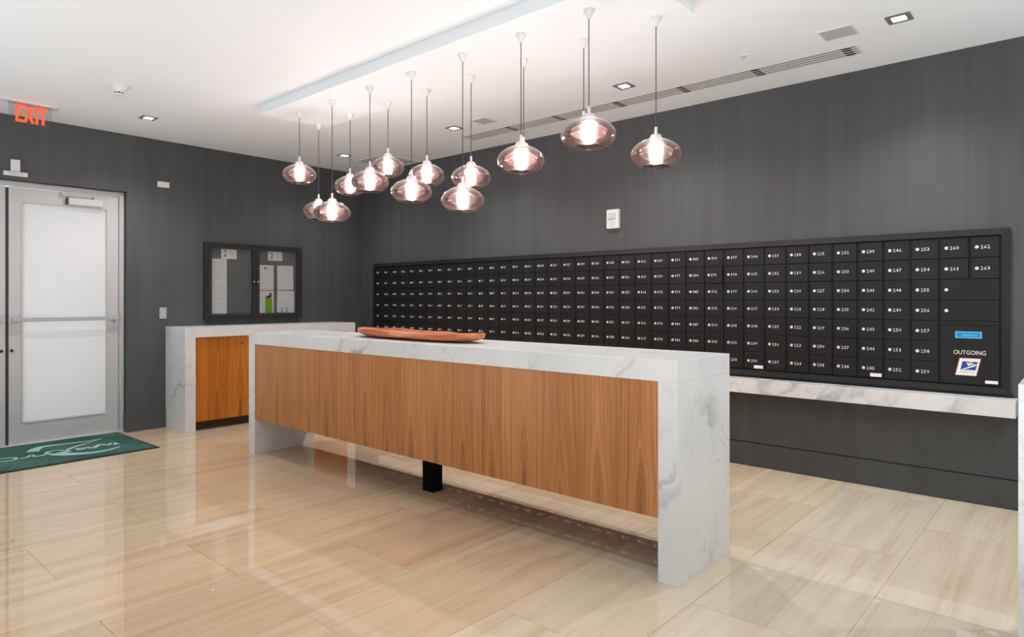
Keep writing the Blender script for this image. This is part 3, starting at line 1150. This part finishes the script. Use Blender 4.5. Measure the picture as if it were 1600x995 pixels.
# ------------------------------------------------------------------ notice case on the left wall
nc = tag(empty('notice_case', (0, -1.512, 1.56)), 'dark two-door notice case with papers on wall above the marble counter', 'notice board')
nc.location = (0, 0, 0)
Y0, Y1, Z0, Z1 = -2.117, -0.930, 1.135, 1.998
bm = newbm(); bx(bm, 0, Y0 + 0.002, Z0 + 0.002, 0.022, Y1 - 0.002, Z1 - 0.002)
obj('case_back', bm, M['felt'], nc)
bm = newbm()
t_ = 0.026
bx(bm, 0, Y0, Z0, 0.060, Y0 + t_, Z1); bx(bm, 0, Y1 - t_, Z0, 0.060, Y1, Z1)
bx(bm, 0, Y0 + t_, Z0, 0.060, Y1 - t_, Z0 + t_); bx(bm, 0, Y0 + t_, Z1 - t_, 0.060, Y1 - t_, Z1)
obj('case_frame', bm, M['caseframe'], nc)
ymid = -1.530
for (a, b, ly) in ((Y0 + t_ + 0.002, ymid - 0.001, ymid - 0.026), (ymid + 0.001, Y1 - t_ - 0.002, ymid + 0.024)):
    dr = empty('case_door', (0.046, (a + b) / 2, (Z0 + Z1) / 2))
    dr.parent = nc
    yc, zc = (a + b) / 2, (Z0 + Z1) / 2
    k = 0.040
    za, zb_ = Z0 + t_ + 0.002, Z1 - t_ - 0.002
    bm = newbm()
    bx(bm, 0, a - yc, za - zc, 0.020, a + k - yc, zb_ - zc); bx(bm, 0, b - k - yc, za - zc, 0.020, b - yc, zb_ - zc)
    bx(bm, 0, a + k - yc, za - zc, 0.020, b - k - yc, za + k * 0.8 - zc); bx(bm, 0, a + k - yc, zb_ - k * 0.8 - zc, 0.020, b - k - yc, zb_ - zc)
    obj('door_rim', bm, M['caseframe'], dr)
    bm = newbm(); bx(bm, 0.004, a + k - yc, za + k * 0.8 - zc, 0.007, b - k - yc, zb_ - k * 0.8 - zc)
    obj('glass', bm, M['case_glass'], dr)
    bm = newbm(); lathe(bm, [(0, 0), (0.008, 0), (0.008, 0.005), (0, 0.005)], 10)
    bmesh.ops.rotate(bm, verts=bm.verts, matrix=Matrix.Rotation(R90, 3, 'Y'))
    bmesh.ops.translate(bm, verts=bm.verts, vec=(0.020, ly - yc, 0.0))
    obj('case_lock', bm, M['chrome'], dr)


def sheet(name, label, y0, y1, z0, z1, mat, cat='notice', tilt=0.0, x=0.0225):
    o = box(name, mat, None, x, y0, z0, x + 0.0012, y1, z1)
    o.rotation_euler = (tilt, 0, 0)
    tag(o, label, cat)
    return o


s1 = sheet('paper_notice', 'tall white printed sheet behind the left glass of notice case', -2.048, -1.861, 1.196, 1.820, M['print'])
s2 = sheet('header_card', 'small white card numbered 2 at top of left notice case window', -1.927, -1.746, 1.822, 1.932, M['paper'], 'card', x=0.0245)
s3 = sheet('header_card', 'small white card numbered 2 at top of right notice case window', -1.362, -1.175, 1.826, 1.934, M['paper'], 'card')
s4 = sheet('paper_notice', 'white sheet upper left in the right notice case window', -1.478, -1.290, 1.470, 1.768, M['print2'])
s5 = sheet('paper_notice', 'white sheet lower left in the right notice case window, behind green flyer', -1.478, -1.288, 1.196, 1.462, M['print2'])
s6 = sheet('paper_notice', 'white sheet upper right in the right notice case window', -1.241, -1.030, 1.476, 1.770, M['print2'], tilt=0.01)
s7 = sheet('paper_notice', 'white sheet lower right in notice case with two grey bars', -1.245, -1.018, 1.198, 1.466, M['print2'], tilt=-0.01)
for s_ in (s2, s3):
    me = fit_text('2', 0.036, 0.068, 0.0006, M['ink'], 'card_numeral', 3)
    o = link('card_numeral', me, s_, (0.0006, -0.045, 0.006))
    o.rotation_euler = (R90, 0, R90)
    bm = newbm()
    for q in range(3):
        bx(bm, 0.0006, 0.005, 0.018 - q * 0.016, 0.0010, 0.065, 0.021 - q * 0.016)
    obj('card_lines', bm, M['vent'], s_)
fy_ = sheet('green_flyer', 'small lime green and white flyer pinned low in notice case', -1.396, -1.306, 1.198, 1.455, M['green'], 'flyer', x=0.0242)
bm = newbm(); bx(bm, 0.0006, -0.045, 0.045, 0.0012, 0.045, 0.1285)
obj('flyer_top', bm, M['paper'], fy_)
bm = newbm()
poly(bm, [(0.0013, 0.008, 0.112), (0.0013, 0.030, 0.112), (0.0013, 0.036, 0.085), (0.0013, 0.028, 0.05), (0.0013, -0.03, 0.045), (0.0013, -0.05, 0.06), (0.0013, -0.02, 0.075), (0.0013, 0.006, 0.085)], (1, 0, 0), 0.0005)
obj('flyer_figure', bm, M['maroon'], fy_)
bm = newbm()
bx(bm, 0.0006, -0.062, -0.130, 0.0010, -0.034, -0.070)
bx(bm, 0.0006, 0.004, -0.130, 0.0010, 0.032, -0.070)
obj('printed_bar', bm, M['vent'], s7)
bm = newbm(); bx(bm, 0.0006, -0.02, 0.105, 0.0010, 0.005, 0.122)
obj('printed_crest', bm, M['ink'], s4)

# ------------------------------------------------------------------ hanging ceiling panel and pendants
cp = box('ceiling_raft', M['ceiling'], None, 2.018, -2.494, 2.967, 5.737, -1.878, CE - 0.0005, 0.001)
tag(cp, 'long white dropped ceiling panel carrying the row of glass pendants', 'ceiling panel')

# master shapes
prof = [(0.036, 0.080), (0.070, 0.070), (0.106, 0.050), (0.130, 0.026), (0.1415, 0.0), (0.1405, -0.020), (0.131, -0.040), (0.113, -0.060), (0.092, -0.074), (0.076, -0.079)]


def smooth_prof(pr, n=4):
    out = []
    for i in range(len(pr) - 1):
        p0, p1, p2, p3 = pr[max(i - 1, 0)], pr[i], pr[i + 1], pr[min(i + 2, len(pr) - 1)]
        for k in range(n):
            t = k / n
            out.append(tuple(0.5 * (2 * p1[j] + (-p0[j] + p2[j]) * t + (2 * p0[j] - 5 * p1[j] + 4 * p2[j] - p3[j]) * t * t + (-p0[j] + 3 * p1[j] - 3 * p2[j] + p3[j]) * t ** 3) for j in (0, 1)))
    out.append(pr[-1])
    return out


sp = smooth_prof(prof, 3)
inner = [(max(r - 0.0035, 0.03), z * 0.97) for r, z in sp][::-1]


def mesh_of(bm, mat, name, smooth=True):
    bmesh.ops.recalc_face_normals(bm, faces=bm.faces)
    me = bpy.data.meshes.new(name)
    bm.to_mesh(me); bm.free()
    me.materials.append(mat)
    for p_ in me.polygons:
        p_.use_smooth = smooth
    return me


bm = newbm(); lathe(bm, sp + inner, 48, close=True); shade_me = mesh_of(bm, M['shade'], 'glass_shade')
bm = newbm(); lathe(bm, [(0, 0.150), (0.0075, 0.148), (0.0085, 0.112), (0.010, 0.108), (0.026, 0.104), (0.031, 0.096), (0.037, 0.078), (0.037, 0.074), (0.022, 0.070), (0.018, 0.045), (0, 0.045)], 24)
sock_me = mesh_of(bm, M['white'], 'lamp_socket')
bm = newbm(); lathe(bm, [(0, 0.045), (0.012, 0.044), (0.015, 0.030), (0.0165, 0.005), (0.0165, -0.030), (0.012, -0.046), (0, -0.050)], 16)
bulb_me = mesh_of(bm, M['bulb'], 'bulb')
bm = newbm(); lathe(bm, [(0, 0), (0.031, 0), (0.031, -0.006), (0.024, -0.020), (0.013, -0.040), (0.010, -0.052), (0, -0.052)], 24)
can_me = mesh_of(bm, M['white'], 'ceiling_rose')

ordn = ['leftmost', 'second from the left', 'third from the left', 'fourth from the left', 'fifth from the left', 'third from the right', 'second from the right', 'rightmost']
rowA = [(2.325, 2.436, .280), (2.816, 2.069, .292), (3.318, 2.255, .280), (3.802, 2.130, .290), (4.319, 2.019, .282), (4.822, 2.209, .286), (5.318, 2.285, .300)]
rowB = [(2.097, 2.176, .272), (2.587, 2.348, .266), (3.111, 2.444, .262), (3.589, 2.317, .274), (4.067, 2.243, .285), (4.562, 2.300, .280), (5.051, 2.380, .290), (5.551, 2.195, .284)]
PA = ['leftmost', 'second from left', 'third from left', 'middle', 'third from right', 'second from right', 'rightmost']
PB = ['leftmost', 'second from left', 'third from left', 'fourth from left', 'fourth from right', 'third from right', 'second from right', 'rightmost']
for row, Y, names, rn in ((rowA, -2.31, PA, 'near'), (rowB, -1.98, PB, 'far')):
    for (X, Zs, D), nm in zip(row, names):
        low = 'low' if Zs < 2.15 else ('high' if Zs > 2.33 else 'mid height')
        p = tag(empty('pendant_lamp', (X, Y, 2.967)), 'rose smoked glass pendant, %s of the %s row, hung %s' % (nm, rn, low), 'pendant lamp', 'glass pendants over the marble island')
        link('ceiling_rose', can_me, p, (0, 0, 0))
        zr = Zs - 2.967
        bm = newbm(); lathe(bm, [(0.0028, -0.05), (0.0028, zr + 0.147)], 8)
        obj('cord', bm, M['cord'], p, smooth=True)
        sc_ = D / 0.283
        for nm2, me in (('lamp_socket', sock_me), ('bulb', bulb_me), ('glass_shade', shade_me)):
            o = link(nm2, me, p, (0, 0, zr))
            if nm2 != 'bulb':
                o.scale = (sc_, sc_, 1)
            o.rotation_euler = (0, 0, random.uniform(0, 6))

# ------------------------------------------------------------------ recessed square downlights
DL = [(0.831, -2.978, 'square recessed downlight in ceiling near the entrance doors'),
      (0.838, -0.845, 'square recessed downlight in ceiling near the far corner of the room'),
      (2.700, -0.845, 'square recessed downlight beside the far end of the slot diffuser'),
      (4.639, -0.845, 'square recessed downlight in ceiling above the middle of mailboxes'),
      (6.545, -0.835, 'square recessed downlight in ceiling at the upper right of the view')]


def down_beam(X, Y, e):
    l = bpy.data.lights.new('downlight_beam', 'SPOT')
    l.energy = e; l.spot_size = math.radians(135); l.spot_blend = 1.0; l.shadow_soft_size = 0.05
    l.color = (1.0, 0.985, 0.97)
    o = bpy.data.objects.new('downlight_beam', l); COL.objects.link(o)
    o.location = (X, Y, CE - 0.02)


for X, Y, lab in DL:
    d = tag(empty('ceiling_downlight', (X, Y, CE)), lab, 'ceiling light', 'recessed ceiling lights')
    bm = newbm()
    a, b = 0.066, 0.037
    for (x0, y0, x1, y1) in ((-a, -a, a, -b), (-a, b, a, a), (-a, -b, -b, b), (b, -b, a, b)):
        bx(bm, x0, y0, -0.006, x1, y1, 0)
    obj('light_trim', bm, M['trimgrey'], d)
    bm = newbm(); bx(bm, -b, -b, -0.003, b, b, -0.0005)
    obj('lamp_lens', bm, M['downlamp'], d)
    down_beam(X, Y, (98 if X > 6 else 88) if X > 2 else (46 if Y > -1 else 78))
# the same lamps go on behind the camera, outside the frame
for X, Y in ((4.64, -3.75), (6.54, -3.75), (8.44, -3.75), (8.44, -0.845), (0.84, -5.8), (2.7, -5.8), (4.64, -5.8), (6.54, -5.8), (8.44, -5.8)):
    down_beam(X, Y, 105 if Y > -1 else (40 if X > 6 else 20) if Y > -4 else (34 if X < 3 else 6))

# ------------------------------------------------------------------ linear slot diffuser
sd = tag(empty('slot_diffuser', (4.365, -0.46, CE)), 'long white four-slot air diffuser in ceiling along the mailbox wall', 'air vent')
bm = newbm(); bx(bm, -1.865, -0.095, -0.002, 1.865, 0.095, 0)
obj('slot_back', bm, M['slot'], sd)
for k in range(5):
    y = -0.100 + k * 0.044
    bm = newbm(); bx(bm, -1.865, y, -0.005, 1.865, y + 0.023, -0.0015)
    obj('diffuser_blade', bm, M['white'], sd)
for x in (-1.878, 1.865):
    bm = newbm(); bx(bm, x, -0.100, -0.005, x + 0.013, 0.100, 0)
    obj('end_cap', bm, M['white'], sd)
segs = [3.12, 3.70, 4.355, 4.955, 5.555, 6.17]
for x in segs:
    bm = newbm()
    for k in range(4):
        y = -0.079 + k * 0.044
        bx(bm, x - 4.365 - 0.028, y - 0.002, -0.0065, x - 4.365 + 0.028, y + 0.022, -0.002)
    obj('slot_spacer', bm, M['black'], sd)

# ------------------------------------------------------------------ flush plates and grille in the ceiling
def ceil_plate(x0, x1, y0, y1, label, mat, slats=0, name='access_panel', cat='ceiling vent'):
    c = tag(empty(name, ((x0 + x1) / 2, (y0 + y1) / 2, CE)), label, cat)
    w, h = (x1 - x0) / 2, (y1 - y0) / 2
    bm = newbm(); bx(bm, -w, -h, -0.004, w, h, 0)
    obj('plate', bm, mat, c)
    bm = newbm()
    r = 0.012
    for (a, b, p_, q) in ((-w - r, -h - r, w + r, -h), (-w - r, h, w + r, h + r), (-w - r, -h, -w, h), (w, -h, w + r, h)):
        bx(bm, a, b, -0.006, p_, q, 0)
    obj('rim', bm, M['white'], c)
    for i in range(slats):
        y = -h + (i + 0.5) * 2 * h / slats
        bm = newbm(); bx(bm, -w, y - 0.006, -0.008, w, y + 0.006, -0.004)
        obj('grille_slat', bm, mat, c)
    return c


ceil_plate(6.118, 6.300, -0.925, -0.755, 'square grey speaker grille in ceiling beyond the right end of diffuser', M['vent'], 0, 'speaker_grille', 'speaker')
ceil_plate(3.020, 3.185, -0.925, -0.755, 'square grey speaker grille in ceiling near the left end of diffuser', M['vent'], 0, 'speaker_grille', 'speaker')
ceil_plate(0.685, 1.235, -0.565, -0.045, 'large square grey return air grille in ceiling at room corner', M['vent'], 12, 'return_grille')

sm = tag(empty('ceiling_detector', (1.63, -3.48, CE)), 'small white cone-shaped detector with dark slots on ceiling near doors', 'detector')
bm = newbm(); lathe(bm, [(0, 0), (0.066, 0), (0.064, -0.012), (0.045, -0.030), (0.040, -0.052), (0.0, -0.052)], 28)
obj('detector_base', bm, M['white'], sm, smooth=False)
bm = newbm(); lathe(bm, [(0, -0.052), (0.034, -0.052), (0.034, -0.064), (0, -0.064)], 20)
obj('detector_throat', bm, M['ink'], sm)
bm = newbm()
for k in range(10):
    a = 2 * math.pi * k / 10
    lathe(bm, [(0, -0.050), (0.004, -0.050), (0.004, -0.066), (0, -0.066)], 6, 0.038 * math.cos(a), 0.038 * math.sin(a))
obj('detector_rib', bm, M['white'], sm)
bm = newbm(); lathe(bm, [(0, -0.064), (0.044, -0.064), (0.040, -0.074), (0, -0.076)], 28)
obj('detector_cap', bm, M['white'], sm)

for X, Y, lab in ((5.60, -0.845, 'small round white sprinkler head cover in ceiling above the diffuser'),):
    k = tag(empty('sprinkler', (X, Y, CE)), lab, 'sprinkler')
    bm = newbm(); lathe(bm, [(0, 0), (0.035, 0), (0.033, -0.005), (0, -0.006)], 20)
    obj('cover_plate', bm, M['white'], k)
    bm = newbm(); lathe(bm, [(0, -0.006), (0.010, -0.006), (0.007, -0.020), (0, -0.020)], 10)
    obj('sprinkler_head', bm, M['vent'], k)
